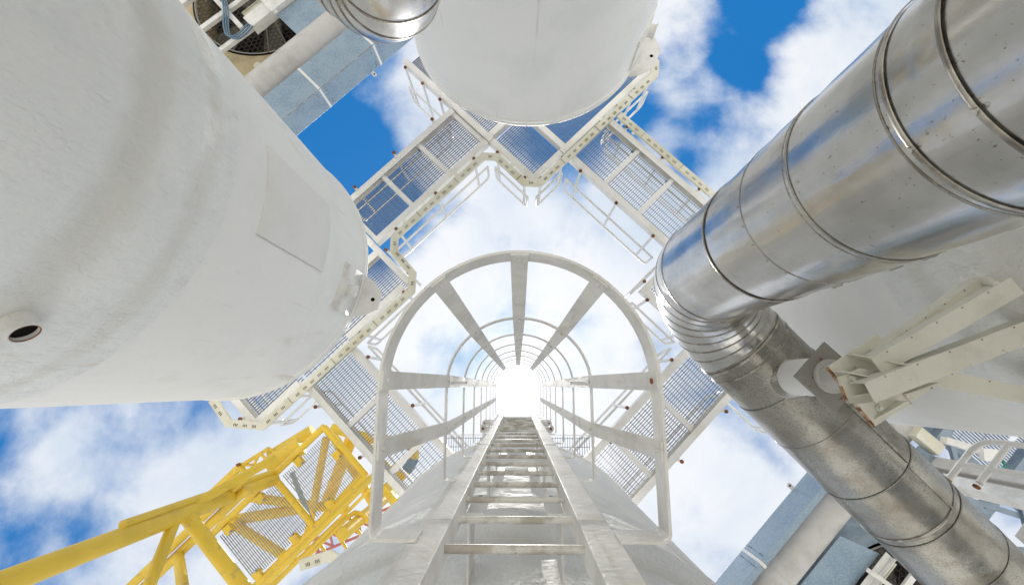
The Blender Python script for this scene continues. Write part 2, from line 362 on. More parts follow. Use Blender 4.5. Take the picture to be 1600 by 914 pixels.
def ribbon(mb, path, z0, z1, t):
    """flat bar on edge following a path in plan; t = thickness outwards"""
    n = len(path); nr = []
    for i in range(n):
        a = path[max(0, i - 1)]; b = path[min(n - 1, i + 1)]; d = (b - a); d.z = 0; d.normalize(); nr.append(Vector((d.y, -d.x, 0)))
    vs = []
    for p, q in zip(path, nr):
        for (o_, z) in ((0, z0), (t, z0), (t, z1), (0, z1)): vs.append(Vector((p.x, p.y, 0)) + q * o_ + DZ * z)
    fs = []
    for i in range(n - 1):
        for j in range(4): fs.append((i * 4 + j, i * 4 + (j + 1) % 4, (i + 1) * 4 + (j + 1) % 4, (i + 1) * 4 + j))
    fs += [(0, 3, 2, 1), tuple((n - 1) * 4 + j for j in range(4))]
    mb.add(vs, fs)
HR = []                                   # hoops: lower edge height, half width, top radius, centre y
HR.append((1.380, .425, .425, .005, .100, .009))
for i in range(8):
    HR.append((2.19 + (0 if i == 0 else .70 * i + .02), .348, .325, -.005, .052, .007))
for (h, rx, ry, cy, bh, bt) in HR:
    path = [Vector((p.x + .005, p.y, 0)) for p in hoop_path(rx, ry, cy, YF - .001, (-.29, .28))]
    b = MB(); ribbon(b, path, h, h + bh, -bt); b.build('cage_hoop', M['rail'], lad, bevel=.0015)
def hoop_at(hr, ang=None, y=None, side=1, inset=.0):
    h, rx, ry, cy, bh, bt = hr
    if ang is not None:
        a = math.radians(ang); return Vector((.005 + (rx - inset) * math.cos(a), cy - (ry - inset) * math.sin(a), h))
    return Vector((.005 + side * (rx - inset), y * (rx / .425) ** .0, h))
for (ang, y, side) in ((90, None, 1), (52, None, 1), (128, None, 1), (3, None, 1), (177, None, 1), (None, .185, 1), (None, .185, -1)):
    b = MB(); pts = []
    for k, hr in enumerate(HR):
        yy = y if y is None else (y if k == 0 else y + .01)
        p = hoop_at(hr, ang, yy, side, .0095 if k == 0 else .0075)
        if k == 0: pts.append((p, hr[0] + .004))
        pts.append((p if k else hoop_at(hr, ang, yy, side, .0095), hr[0] + hr[4]))
    pts[1] = (pts[1][0], pts[1][1] - .004)
    rad = Vector((math.cos(math.radians(ang)), -math.sin(math.radians(ang)), 0)) if ang is not None else Vector((side, 0, 0))
    tan = Vector((-rad.y, rad.x, 0)); vs = []
    for (p, z) in pts:
        for (o_, q) in ((0, -.029), (0, .029), (-.006, .029), (-.006, -.029)): vs.append(Vector((p.x, p.y, 0)) + rad * o_ + tan * q + DZ * z)
    fs = []
    for i in range(len(pts) - 1):
        for j in range(4): fs.append((i * 4 + j, i * 4 + (j + 1) % 4, (i + 1) * 4 + (j + 1) % 4, (i + 1) * 4 + j))
    fs += [(0, 3, 2, 1), tuple((len(pts) - 1) * 4 + j for j in range(4))]
    b.add(vs, fs); so_ = b.build('cage_strap', M['rail'], lad)
    for k in (0, 1, 2):
        hr = HR[k]; p = Vector(pts[k + 1][0]); p.z = hr[0] + hr[4] * .5; q = MB()
        q.tube([p - rad * .0125, p - rad * .0055], .0085, 6); q.build('strap_bolt', M['rust'] if k == 0 and ang == 3 else M['rail'], so_)
for h in (-.2, 2.05, 3.3, 4.55, 5.8, 6.8):
    for sx in (-1, 1):
        b = MB(); x = CX + sx * .168
        b.box((x, .525, h + .16), Vector((1, 0, 0)), Vector((0, 1, 0)), DZ, .036, .005, .16)
        b.box((x + sx * .031, .67, h + .16), Vector((1, 0, 0)), Vector((0, 1, 0)), DZ, .005, .139, .12)
        b.box((x, .815, h + .16), Vector((1, 0, 0)), Vector((0, 1, 0)), DZ, .05, .006, .18)
        wb = b.build('wall_bracket', M['white'], lad, bevel=.001)
        q = MB(); q.tube([(x, .512, h + .28), (x, .5195, h + .28)], .009, 6); q.build('bracket_bolt', M['band'], wb)
# rounded side plates with bolts near the top of the ladder
for h, dx in ((6.1, .10), (5.4, .07)):
    for sx in (-1, 1):
        b = MB(); x = CX + sx * .302
        c_ = Vector((x + sx * dx, YF + .045, h)); b.prism([c_ + Vector((sx * .05 * math.cos(a) + 0, .05 * math.sin(a), 0)) for a in [(-PI / 2 + PI * i / 8) * 1 for i in range(9)]] + [Vector((x, YF + .09, h)), Vector((x, YF, h))], DZ, .02)
        po = b.build('splice_plate', M['white'], lad)
        q = MB(); q.tube([c_ + Vector((sx * .015, 0, -.03)), c_ + Vector((sx * .015, 0, .03))], .014, 8); q.build('rusty_bolt', M['rust'], po)

# ------------------------------------------------------------------ walkways and platforms
ZW = 7.9
def channel(mb, a, b, side, h=.15, fl=.07, z=ZW):
    """C-channel along a-b (in uv tuples); flanges point to +side"""
    if abs(a[0] - b[0]) < abs(a[1] - b[1]): z += .004       # beams of the two directions never share a plane
    A = uv(*a, z); B = uv(*b, z); d = (B - A).normalized(); s_ = Vector(side).normalized(); t = .010
    mid = (A + B) / 2; L_ = (B - A).length / 2
    mb.box(mid + s_ * (t / 2), d, s_, DZ, L_, t / 2, h / 2)
    mb.box(mid + s_ * (fl / 2 + t / 2 + .001) - DZ * (h / 2 - t / 2), d, s_, DZ, L_, fl / 2 - t / 2, t / 2)
    mb.box(mid + s_ * (fl / 2 + t / 2 + .001) + DZ * (h / 2 - t / 2), d, s_, DZ, L_, fl / 2 - t / 2, t / 2)
def grating(u0, u1, v0, v1, z, along='v', pitch=.042, cross=.10, hb=.034, t=.009):
    b = MB()
    if along == 'v':
        n = int((u1 - u0) / pitch)
        for i in range(n + 1): u = u0 + (u1 - u0) * i / n; b.ubox(u - t / 2, u + t / 2, v0, v1, z, z + hb)
        n = int((v1 - v0) / cross)
        for i in range(1, n): v = v0 + (v1 - v0) * i / n; b.ubox(u0, u1, v - .004, v + .004, z + hb - .010, z + hb - .002)
    else:
        n = int((v1 - v0) / pitch)
        for i in range(n + 1): v = v0 + (v1 - v0) * i / n; b.ubox(u0, u1, v - t / 2, v + t / 2, z, z + hb)
        n = int((u1 - u0) / cross)
        for i in range(1, n): u = u0 + (u1 - u0) * i / n; b.ubox(u - .004, u + .004, v0, v1, z + hb - .010, z + hb - .002)
    return b
def rails(t, a, b, out, posts, z=ZW, rust=True, mname='walk', r=.025, ends=(True, True)):
    """handrail along a-b (uv) standing outside the beam, on side `out`"""
    A = uv(*a, z) + Vector(out) * .055; B = uv(*b, z) + Vector(out) * .055
    d = (B - A).normalized(); n = posts; h1, h2 = 1.12, .62
    pts = [A + (DZ * (h2 - .05))] if False else None
    rl = MB(); c_ = .09
    path = []
    if ends[0]: path += [A + d * .02 + DZ * h2, A + d * .02 + DZ * (h1 - c_), A + d * (.02 + c_ * .3) + DZ * (h1 - c_ * .3), A + d * (c_ + .02) + DZ * h1]
    else: path += [A + DZ * h1]
    if ends[1]: path += [B - d * (c_ + .02) + DZ * h1, B - d * (.02 + c_ * .3) + DZ * (h1 - c_ * .3), B - d * .02 + DZ * (h1 - c_), B - d * .02 + DZ * h2]
    else: path += [B + DZ * h1]
    rl.tube(path, r, 8); rl.build('top_rail', M[mname], t)
    ml = MB(); ml.tube([A + DZ * h2 + d * .02, B + DZ * h2 - d * .02], r * .95, 8); ml.build('mid_rail', M[mname], t)
    L_ = (B - A).length
    for i in range(n):
        p = A + d * (L_ * (.12 + .76 * i / max(1, n - 1)) if n > 1 else L_ / 2)
        ps = MB(); ps.tube([p - DZ * .10, p + DZ * h1], r, 8); po = ps.build('rail_post', M[mname], t)
        if rust: q = MB(); q.tube([p - DZ * .125, p - DZ * .101], r + .007, 10); q.build('rusty_post_foot', M['rust'], po)
def walkway(u0, u1, v0, v1, lab, along, dirn, nposts, inner, outer, ncross=None, clips=True):
    """dirn 'v' or 'u' = long direction"""
    t = thing('elevated_walkway', lab, 'walkway', uv((u0 + u1) / 2, (v0 + v1) / 2, ZW - .08), 'walkways linking the tank tops')
    if dirn == 'v':
        E = [((u0, v0), (u0, v1), DU), ((u1, v0), (u1, v1), -DU)]; L_ = v1 - v0
    else:
        E = [((u0, v0), (u1, v0), DV), ((u0, v1), (u1, v1), -DV)]; L_ = u1 - u0
    for a, b, s_ in E:
        k = MB(); channel(k, a, b, s_, .17, .115); k.build('side_beam', M['walk'], t)
    nc = max(2, round(L_ / .93)) if ncross is None else ncross
    for i in range(nc + 1):
        k = MB(); q = i / nc
        if dirn == 'v': v = v0 + .04 + (L_ - .08) * q; k.ubox(u0 + .012, u1 - .012, v - .042, v + .042, ZW - .045, ZW + .055)
        else: u = u0 + .04 + (L_ - .08) * q; k.ubox(u - .042, u + .042, v0 + .012, v1 - .012, ZW - .045, ZW + .055)
        k.build('cross_beam', M['walk'], t)
    for i in range(nc):
        a, b = i / nc, (i + 1) / nc
        if dirn == 'v': gr = grating(u0 + .02, u1 - .02, v0 + L_ * a + .005, v0 + L_ * b - .005, ZW + .088, along)
        else: gr = grating(u0 + L_ * a + .005, u0 + L_ * b - .005, v0 + .02, v1 - .02, ZW + .088, along)
        gr.build('grating_panel', M['grate'], t)
        # stringer pipes hung under the grating and a clip
        c_ = MB()
        if dirn == 'v': pc = uv(u0 + .16, v0 + L_ * b - .07, ZW + .06)
        else: pc = uv(u0 + L_ * b - .07, v1 - .16, ZW + .06)
        c_.box(pc, DU, DV, DZ, .03, .014, .02); c_.tube([pc - DZ * .04, pc + DZ * .02], .012, 6)
        c_.build('grating_clip', M['bluegal'], t)
    for (side, n) in ((0, outer), (1, inner)):
        if not n: continue
        if dirn == 'v':
            if side == 1: ui, o_ = (u1, DU) if lab_in[lab] > 0 else (u0, -DU)
            else: ui, o_ = (u0, -DU) if lab_in[lab] > 0 else (u1, DU)
            rails(t, (ui, v0 + .12), (ui, v1 - .12), o_, n)
        else:
            if side == 1: vi, o_ = (v1, DV) if lab_in[lab] > 0 else (v0, -DV)
            else: vi, o_ = (v0, -DV) if lab_in[lab] > 0 else (v1, DV)
            rails(t, (u0 + .12, vi), (u1 - .12, vi), o_, n)
    return t
LB = {'UL': 'grated walkway running from the patched left tank to the tank at the top',
      'UR': 'grated walkway from the top tank to behind the shiny pipe elbow',
      'LL': 'grated walkway crossing beside the yellow tower, below the left tank',
      'LR': 'grated walkway right of the ladder cage, running under the pipe elbow'}
lab_in = {LB['UL']: 1, LB['UR']: -1, LB['LL']: 1, LB['LR']: -1}
walkway(-4.60, -3.56, -.02, 2.78, LB['UL'], 'v', 'v', 3, 3, 3)
walkway(-2.33, .25, 3.62, 4.78, LB['UR'], 'v', 'u', 3, 3, 3)
walkway(-2.62, .60, -2.58, -1.52, LB['LL'], 'v', 'u', 3, 3, 3)
walkway(1.58, 2.66, -.55, 2.62, LB['LR'], 'v', 'v', 3, 3, 3)
def platform(lab, frame, edges, grates, rl, posts=2):
    cu = sum(p[0] for p in frame) / len(frame); cv = sum(p[1] for p in frame) / len(frame)
    t = thing('tank_top_platform', lab, 'platform', uv(cu, cv, ZW - .08), 'corner platforms round the tank tops')
    for (a, b, s_) in edges: k = MB(); channel(k, a, b, s_, .17, .115); k.build('edge_beam', M['walk'], t)
    for g_ in grates:
        grating(*g_[:4], ZW + .088, g_[4]).build('grating_panel', M['grate'], t)
    for r_ in rl: rails(t, r_[0], r_[1], r_[2], r_[3])
    return t
# top tank: corner towards the camera at (-2.4, 2.62)
platform('corner platform pointing down in front of the top tank', [(-6, 2.6), (-2.4, 6.3)],
         [((-3.54, 2.80), (-2.42, 2.80), DV), ((-2.40, 2.80), (-2.40, 3.60), -DU), ((-2.40, 3.62), (-2.40, 6.25), -DU), ((-6.0, 2.80), (-3.56, 2.80), DV), ((-3.60, 2.82), (-3.60, 6.2), -DU), ((-6.0, 3.66), (-2.43, 3.66), DV)],
         [(-3.55, -2.42, 2.82, 3.65, 'v'), (-3.58, -2.42, 3.68, 6.2, 'v'), (-5.98, -3.61, 2.83, 3.65, 'v')],
         [((-3.40, 2.80), (-2.45, 2.80), -DV, 2), ((-2.40, 2.86), (-2.40, 3.62), DU, 2), ((-6.0, 2.80), (-4.70, 2.80), -DV, 3), ((-2.40, 4.85), (-2.40, 6.2), DU, 3)])
platform('small corner platform beside the patched left tank', [(-6, -3.7), (-2.6, 0)],
         [((-2.60, -1.50), (-2.60, -.22), -DU), ((-3.54, -.04), (-2.62, -.04), -DV), ((-2.60, -3.55), (-2.60, -2.60), -DU), ((-6, -.04), (-3.6, -.04), -DV), ((-5.9, -3.6), (-2.62, -3.6), DV), ((-3.5, -3.5), (-3.5, -.1), DU)],
         [(-3.50, -2.62, -2.5, -.06, 'v'), (-3.50, -2.62, -3.58, -2.55, 'v')],
         [((-2.60, -1.45), (-2.60, -.12), DU, 2), ((-3.44, -.04), (-2.66, -.04), DV, 2), ((-2.60, -3.55), (-2.60, -2.70), DU, 2), ((-4.2, -3.6), (-2.7, -3.6), -DV, 2)])
platform('corner platform seen left of the shiny pipe elbow', [(.3, 2.7), (4, 6)],
         [((.35, 2.68), (.35, 3.60), DU), ((.37, 2.68), (1.55, 2.68), DV), ((2.68, 2.68), (4.2, 2.68), DV), ((.35, 4.8), (.35, 6.4), DU), ((1.45, 2.70), (1.45, 6.3), DU)],
         [(.37, 1.45, 2.70, 6.3, 'v'), (1.47, 4.1, 2.70, 3.6, 'v')],
         [((.35, 2.74), (.35, 3.55), -DU, 2), ((.42, 2.68), (1.5, 2.68), -DV, 2), ((2.75, 2.68), (3.8, 2.68), -DV, 2)])
t = thing('tank_top_platform', 'narrow grated landing behind the top rungs of the caged ladder', 'platform', (0, 1.0, ZW - .08), 'corner platforms round the tank tops')
b = MB()
for i in range(60):
    x = -1.2 + 2.4 * i / 59; b.box((x, 1.10, ZW + .10), Vector((1, 0, 0)), Vector((0, 1, 0)), DZ, .0025, .27, .015)
for i in range(4): b.box((0, .86 + .14 * i, ZW + .108), Vector((1, 0, 0)), Vector((0, 1, 0)), DZ, 1.2, .004, .004)
b.build('grating_panel', M['grate'], t)
b = MB(); b.box((0, .80, ZW + .03), Vector((1, 0, 0)), Vector((0, 1, 0)), DZ, 1.22, .006, .03); b.box((0, 1.39, ZW + .03), Vector((1, 0, 0)), Vector((0, 1, 0)), DZ, 1.3, .03, .08); b.build('edge_beam', M['walk'], t)

# ------------------------------------------------------------------ cable trays under the inner edges
def tray(label, path, z, w=.13, arms=True):
    o0 = uv(*path[0], z)
    t = thing('cable_tray', label, 'cable tray', o0, 'slotted cable trays along the walkways')
    P = [uv(*p, z) for p in path]; n = len(P); off = []
    for i in range(n):
        d0 = (P[i] - P[i - 1]).normalized() if i else (P[1] - P[0]).normalized(); d1 = (P[i + 1] - P[i]).normalized() if i < n - 1 else d0
        d = (d0 + d1).normalized(); k = 1 / max(.4, d.dot(d1)); off.append(Vector((d.y, -d.x, 0)) * (w / 2 * k))
    b = MB(); vs = []
    for p, o_ in zip(P, off):
        for q in (p - o_, p + o_, p + o_ + DZ * .06, p - o_ + DZ * .06): vs.append(q)
    b.add(vs, [(i * 4 + j, i * 4 + (j + 1) % 4, (i + 1) * 4 + (j + 1) % 4, (i + 1) * 4 + j) for i in range(n - 1) for j in range(4)] + [(0, 3, 2, 1), tuple((n - 1) * 4 + j for j in range(4))])
    sl_ = b; nb_ = len(b.f)
    for i in range(n - 1):
        d = (P[i + 1] - P[i]); L_ = d.length; d.normalize(); x = Vector((d.y, -d.x, 0)); s_ = .13; k = 0
        while s_ < L_ - .08:
            if k % 6 == 3: jn = MB(); jn.box(P[i] + d * s_ - DZ * .003, d, x, DZ, .006, w * .52, .004); jn.build('tray_joint', M['band'], t)
            else:
                for q in (-.026, .0, .026): sl_.box(P[i] + d * (s_ + q) - x * (w * .10) - DZ * .002, d, x, DZ, .0035, w * .16, .003)
            s_ += .155; k += 1
    ob_ = sl_.build('tray_body', M['cream'], t); ob_.data.materials.append(M['slot'])
    for pi in range(nb_, len(ob_.data.polygons)): ob_.data.polygons[pi].material_index = 1      # the punched slots
    return t
tr = tray('long slotted cream cable tray zigzagging along the platform edges of the left and top tanks',
     [(-3.45, -3.78), (-2.95, -3.82), (-2.52, -3.45), (-2.46, -.17), (-2.68, .06), (-3.22, .10), (-3.40, .28), (-3.40, 2.50), (-3.22, 2.66), (-2.50, 2.66), (-2.28, 2.86), (-2.28, 6.0), (-2.45, 6.22), (-3.0, 6.28)], 7.74)
for (a, b_) in (((-2.60, -3.2), (-2.44, -3.2)), ((-2.60, -2.0), (-2.44, -2.0)), ((-2.60, -.5), (-2.44, -.5)), ((-3.56, .6), (-3.36, .6)), ((-3.56, 1.9), (-3.36, 1.9)), ((-2.9, 2.80), (-2.9, 2.62)), ((-2.4, 3.4), (-2.25, 3.4)), ((-2.4, 4.6), (-2.25, 4.6))):
    k = MB(); k.bar(uv(*a, 7.775), uv(*b_, 7.775), .07, .012); k.build('support_arm', M['walk'], tr)
t2 = tray('straight slotted cream cable tray on the outer side of the walkway behind the shiny pipe', [(-2.19, 4.90), (.10, 4.90)], 7.745)
for u in (-1.75, -.95, -.1):
    k = MB(); k.bar(uv(u, 4.78, 7.775), uv(u, 4.94, 7.775), .06, .012); k.build('support_arm', M['walk'], t2)
tray('bent slotted cream cable tray beside the yellow tower near the ladder tank', [(-.46, -4.34), (-.24, -3.92), (.10, -3.80), (.9, -3.74)], 7.74, .16)

# ------------------------------------------------------------------ the big clad pipe on the right
PX, PY, PR = 1.584, -.930, .42
pdir = Vector((.708, .697, .109)).normalized()
topc = Vector((PX, PY, 4.30)); RB = .80
angb = math.acos(pdir.z); T_ = RB * math.tan(angb / 2)
side = (pdir - DZ * pdir.z).normalized(); Ss = topc - DZ * T_; Ee = topc + pdir * T_; Cc = Ss + side * RB
pipe = thing('clad_pipe', 'large shiny stainless clad pipe rising to a segmented elbow', 'pipe', (PX, PY, GZ))
def ring_tube(c, d, r, w, n=64):
    b = MB(); b.tube([c - d * w / 2, c - d * w / 2 * .9, c + d * w / 2 * .9, c + d * w / 2], [r - .004, r, r, r - .004], n, caps=False); return b
zs = [GZ, -.9, .1, .62, 1.10, 1.30, 1.84, 2.26, 2.74, Ss.z]
for i in range(len(zs) - 1):
    b = MB(); e = .0025 * (i % 2); n_ = 6
    b.tube([Vector((PX, PY, zs[i] + (zs[i + 1] - zs[i]) * k / n_)) for k in range(n_ + 1)], [PR - e] + [PR - e + .0015 * math.sin(2.3 * (i + k)) for k in range(1, n_)] + [PR - e], 96, caps=False)
    b.build('cladding_sheet', M['steel'], pipe)
for z, w_, thick in ((.62, .018, .008), (1.10, .016, .008), (1.30, .018, .009), (1.34, .006, .002), (1.84, .007, .003), (1.87, .004, .002), (2.26, .007, .003), (2.74, .014, .006)):
    b = ring_tube(Vector((PX, PY, z)), DZ, PR + thick, w_); bo = b.build('cladding_band', M['band'] if thick > .005 else M['steel_dirty'], pipe)
    if thick > .0075:
        b = MB(); a = math.radians(150); q = Vector((PX + (PR + thick) * math.cos(a), PY + (PR + thick) * math.sin(a), z)); b.tube([q, q + Vector((math.cos(a), math.sin(a), 0)) * .012], .011, 8); b.build('band_screw', M['steel'], bo)
def el(a): return Cc + RB * (-side * math.cos(a) + DZ * math.sin(a))
nseg = 8
b = MB(); k_ = nseg; pts = [Ss - DZ * .001] + [el(angb * (i) / k_) for i in range(1, k_)] + [Ee]
pts = [el(angb * i / 36) for i in range(37)]
b.tube(pts, PR, 96, caps=False); b.build('elbow', M['steel'], pipe)
for z, am in ((1.50, 0), (1.92, 0), (2.10, 0), (2.50, 0)):
    a = math.radians(62); rd = Vector((math.cos(a), math.sin(a), 0)); q = Vector((PX, PY, z)) + rd * (PR + .006)
    b = MB(); b.box(q, rd, Vector((-rd.y, rd.x, 0)), DZ, .008, .010, .028); b.tube([q + DZ * .02, q + DZ * .034], .012, 8); b.build('band_latch', M['band'], pipe)
for z0 in (1.845, 2.265):
    for i in range(14):
        a = math.radians(75 + i * 15); rd = Vector((math.cos(a), math.sin(a), 0)); q = Vector((PX, PY, z0 + .022)) + rd * (PR - .001)
        b = MB(); b.tube([q, q + rd * .004], .0035, 8); b.build('rivet', M['band'], pipe)
# raised lap of each elbow segment
for i in range(0, nseg + 1):
    a = angb * i / nseg; c_ = el(a); d = (DZ * math.cos(a) + side * math.sin(a))
    b = ring_tube(c_, d, PR + .004, .013); b.build('elbow_seam', M['band'], pipe)
LEN = 5.2
segs = [0, .14, .50, .98, 1.62, 2.12, 2.75, 3.4, 4.2, LEN]
for i in range(len(segs) - 1):
    b = MB(); e = .0025 * (i % 2); b.tube([Ee + pdir * (segs[i] + (segs[i + 1] - segs[i]) * k / 4) for k in range(5)], PR - e, 96, caps=False)
    b.build('cladding_sheet', M['steel_dirty'], pipe)
for s_, w_, th_ in ((.03, .025, .008), (.14, .016, .005), (.50, .012, .004), (.98, .008, .003), (1.62, .012, .004), (2.12, .03, .006), (2.20, .014, .004), (2.75, .010, .003), (3.4, .010, .003)):
    ring_tube(Ee + pdir * s_, pdir, PR + th_, w_).build('cladding_band', M['band'] if th_ > .0045 else M['steel_dirty'], pipe)
# long lap seam under the horizontal run
sx_ = pdir.cross(DZ).normalized(); dn = pdir.cross(sx_).normalized()
if dn.z > 0: dn = -dn
b = MB()
for (s0, s1, a) in ((.55, 1.60, .30), (1.62, 2.12, .24), (-.0, .0, 0)):
    if s1 <= s0: continue
    q = (dn * math.cos(a) + sx_ * math.sin(a) * (1 if sx_.dot(Vector((1, -1, 0))) > 0 else -1))
    b.bar(Ee + pdir * s0 + q * (PR + .002), Ee + pdir * s1 + q * (PR + .002), .022, .008, q)
b.build('lap_seam', M['band'], pipe)
# support trunnion under the run
tp = uv(1.62, 1.73, 0)
b = MB(); b.tube([tp + DZ * 4.12, tp + DZ * 3.56], .150, 40); b.build('support_stub', M['tank'], pipe)
b = MB(); b.lathe(tp, [(.185, 4.05), (.160, 3.99), (.152, 3.985)], 40); b.build('stub_collar', M['steel_dirty'], pipe)

# ------------------------------------------------------------------ bracket carrying that pipe
br = thing('pipe_bracket', 'cream steel bracket with rusty edges reaching from the right tank to the clad pipe', 'pipe bracket', uv(1.7, 1.9, 2.7))
b = MB(); b.ubox(1.43, 1.81, 1.54, 1.91, 3.535, 3.558); b.build('bearing_plate', M['plate'], br, bevel=.002)
b = MB(); b.tube([tp + DZ * 3.534, tp + DZ * 3.51], .128, 32); b.tube([tp + DZ * 3.51, tp + DZ * 3.17], .095, 32); b.build('bearing_post', M['duct'], br)
def plate(name, pts, z, t=.016, mt='bracket'):
    k = MB(); k.prism([Vector((x, y, z)) for x, y in pts], DZ, t); return k.build(name, M[mt], br, bevel=.001)
def rusty(par, a, b_, z, w_=.012, t=.018):
    k = MB(); k.bar(Vector((*a, z + t / 2 - .002)), Vector((*b_, z + t / 2 - .002)), w_, t + .003); k.build('rusty_edge', M['edge'], par)
pa = plate('top_plate', [(2.10, -.129), (2.471, -.359), (2.56, -.22), (2.50, -.02), (2.178, -.014)], 3.15); rusty(pa, (2.10, -.129), (2.178, -.014), 3.15)
pb = plate('middle_plate', [(2.113, -.06), (2.156, .105), (2.315, .104), (2.436, .023), (2.406, -.101), (2.271, -.122)], 3.08)
rusty(pb, (2.156, .105), (2.125, -.005), 3.08, .010)
pc = plate('lower_plate', [(2.134, .106), (2.233, .243), (2.335, .184), (2.484, .105), (2.415, .01), (2.258, .086)], 2.985); rusty(pc, (2.134, .106), (2.233, .243), 2.985)
rusty(pc, (2.484, .105), (2.44, .044), 2.985, .010)
pd_ = plate('side_plate', [(2.549, .087), (2.687, .009), (2.642, -.063), (2.456, .01)], 3.05); rusty(pd_, (2.687, .009), (2.642, -.063), 3.05, .008)
for a, b_, z0, z1 in (((2.13, -.10), (2.36, -.03), 2.93, 3.149), ((2.24, -.21), (2.47, -.13), 2.93, 3.149), ((2.24, .20), (2.40, .09), 2.90, 2.984), ((2.20, .06), (2.46, .0), 2.93, 3.079), ((2.50, .05), (2.64, -.02), 2.93, 3.049)):
    k = MB(); a3, b3 = Vector((*a, z1)), Vector((*b_, z1)); k.prism([a3, b3, b3 - DZ * (z1 - z0), a3 - DZ * (z1 - z0) * .25], (b3 - a3).cross(DZ), .010); k.build('gusset', M['bracket'], br, bevel=.001)
for (x, y, z) in ((2.19, -.05, 3.08), (2.27, .13, 2.985)):
    b = MB(); b.tube([(x, y, z - .016), (x, y, z)], .024, 6); b.tube([(x, y, z - .034), (x, y, z - .0165)], .013, 10); b.build('bolt', M['bracket'], br)
def angle_arm(a, b_, w_=.125, t=.010):
    a = Vector(a); b_ = Vector(b_); d = (b_ - a).normalized(); x = d.cross(DZ).normalized(); y = x.cross(d)
    k = MB(); mid = (a + b_) / 2; L_ = (b_ - a).length / 2
    k.box(mid, d, x, y, L_, w_ / 2, t / 2); k.box(mid + x * (w_ / 2 - t / 2) + y * (w_ / 2 + t / 2 + .0005), d, x, y, L_, t / 2, w_ / 2)
    # rust spots on bolt heads along the edge
    o_ = k.build('bracket_arm', M['bracket'], br, bevel=.001)
    q = MB()
    for i in range(5):
        p = a + (b_ - a) * ((i + .6) / 5.5) + x * (w_ / 2 - .012) - y * (t / 2 + .001); q.tube([p, p - y * .004], .004, 8)
    q.build('rust_spots', M['rust'], o_)
angle_arm((2.19, .035, 2.93), (3.32, -.385, 2.88), .135)
angle_arm((2.33, -.13, 3.02), (3.10, -.62, 2.80), .12)
angle_arm((2.42, -.20, 3.10), (3.05, -.665, 2.93), .10)
angle_arm((2.50, -.115, 3.12), (3.85, .14, 3.16), .115)
b = MB(); b.tube([(3.00, -.63, 2.82), (3.05, -.68, 2.92)], [.02, .035], 8); b.build('weld_lump', M['bracket'], br)

# ------------------------------------------------------------------ small shiny pipe elbow at the top
QX, QY, QR = -.753, -2.447, .33
e0 = thing('clad_pipe', 'smaller shiny clad pipe bending away at the top edge in front of the top tank', 'pipe', (QX, QY, GZ))
qd = (-DU + DZ * .04).normalized(); qtop = Vector((QX, QY, 2.62)); QB = .52
qa = math.acos(qd.z); qT = QB * math.tan(qa / 2); qS = qtop - DZ * qT; qE = qtop + qd * qT
qs_ = (qd - DZ * qd.z).normalized(); qC = qS + qs_ * QB
def el2(a): return qC + QB * (-qs_ * math.cos(a) + DZ * math.sin(a))
b = MB(); b.tube([Vector((QX, QY, GZ + (qS.z - GZ) * k / 8)) for k in range(9)], QR, 80, caps=False); b.build('cladding_sheet', M['steel'], e0)
b = MB(); b.tube([el2(qa * i / 30) for i in range(31)], QR, 80, caps=False); b.build('elbow', M['steel'], e0)
for i in range(6):
    a = qa * i / 5; d = (DZ * math.cos(a) + qs_ * math.sin(a)); ring_tube(el2(a), d, QR + .006, .016).build('elbow_seam', M['band'], e0)
for z in (.9, 1.6, 2.05): ring_tube(Vector((QX, QY, z)), DZ, QR + .005, .016).build('cladding_band', M['band'], e0)
b = MB(); b.tube([qE + qd * (3.2 * k / 6) for k in range(7)], QR, 80, caps=False); b.build('cladding_sheet', M['steel'], e0)
for z in (.5, 1.1, 1.8): ring_tube(qE + qd * z, qd, QR + .005, .016).build('cladding_band', M['band'], e0)

# ------------------------------------------------------------------ air coolers outside the tanks
def header_beam(label, u_in, u_mid, u_out, v0, v1, zb, zt, lugs, joints, grp):
    """box header: vertical inner face at u_in, flat bottom from u_in to u_out"""
    t = thing('header_box', label, 'steel header box', uv((u_in + u_out) / 2, (v0 + v1) / 2, zb), grp)
    b = MB(); b.ubox(min(u_in, u_out), max(u_in, u_out), v0, v1, zb, zt); b.build('box_shell', M['galv'], t, bevel=.004)
    s_ = 1 if u_in > u_out else -1
    for v in joints:
        b = MB(); b.ubox(min(u_out, u_in) - .004, max(u_in, u_out) + .004, v - .028, v + .028, zb - .005, zt + .005); b.build('joint_strip', M['walk'], t)
    if s_ > 0: b = MB(); b.ubox(u_in - .006, u_in + .006, v0, v1, zb - .006, zb + .006); b.build('corner_seam', M['band'], t)
    b = MB()
    for v in joints:
        for dv in (-.12, .12):
            for z in (zb + .08, zb + .16, zt - .1, zt - .18):
                p = uv(u_in, v + dv, z); b.tube([p, p + DU * s_ * .012], .013, 6)
    b.build('bolts', M['band'], t)
    for v in lugs:
        b = MB(); p = uv(u_in, v, zt - .01); b.box(p + DU * s_ * .05, DU, DV, DZ, .05, .045, .012); b.tube([p + DU * s_ * .09 - DZ * .014, p + DU * s_ * .09 + DZ * .014], .05, 14)
        lo_ = b.build('lifting_lug', M['white'], t); q = MB(); q.tube([p + DU * s_ * .09 - DZ * .017, p + DU * s_ * .09 - DZ * .0145], .02, 12); q.build('lug_hole', M['slot'], lo_)
    return t
GC = 'air coolers outside the tanks'
header_beam('galvanised steel box beam with bolted joints above the left tank', -7.72, -7.9, -8.46, -4.0, 9.0, 9.0, 9.66, [2.75], [-1.0, 1.45, 3.05, 6.2], 'galvanised header boxes')
header_beam('galvanised steel box beam with streaks at the lower right', 5.24, 5.3, 5.36, -6.0, 9.0, 9.0, 9.66, [2.45], [-2.0, .9, 3.2], 'galvanised header boxes')
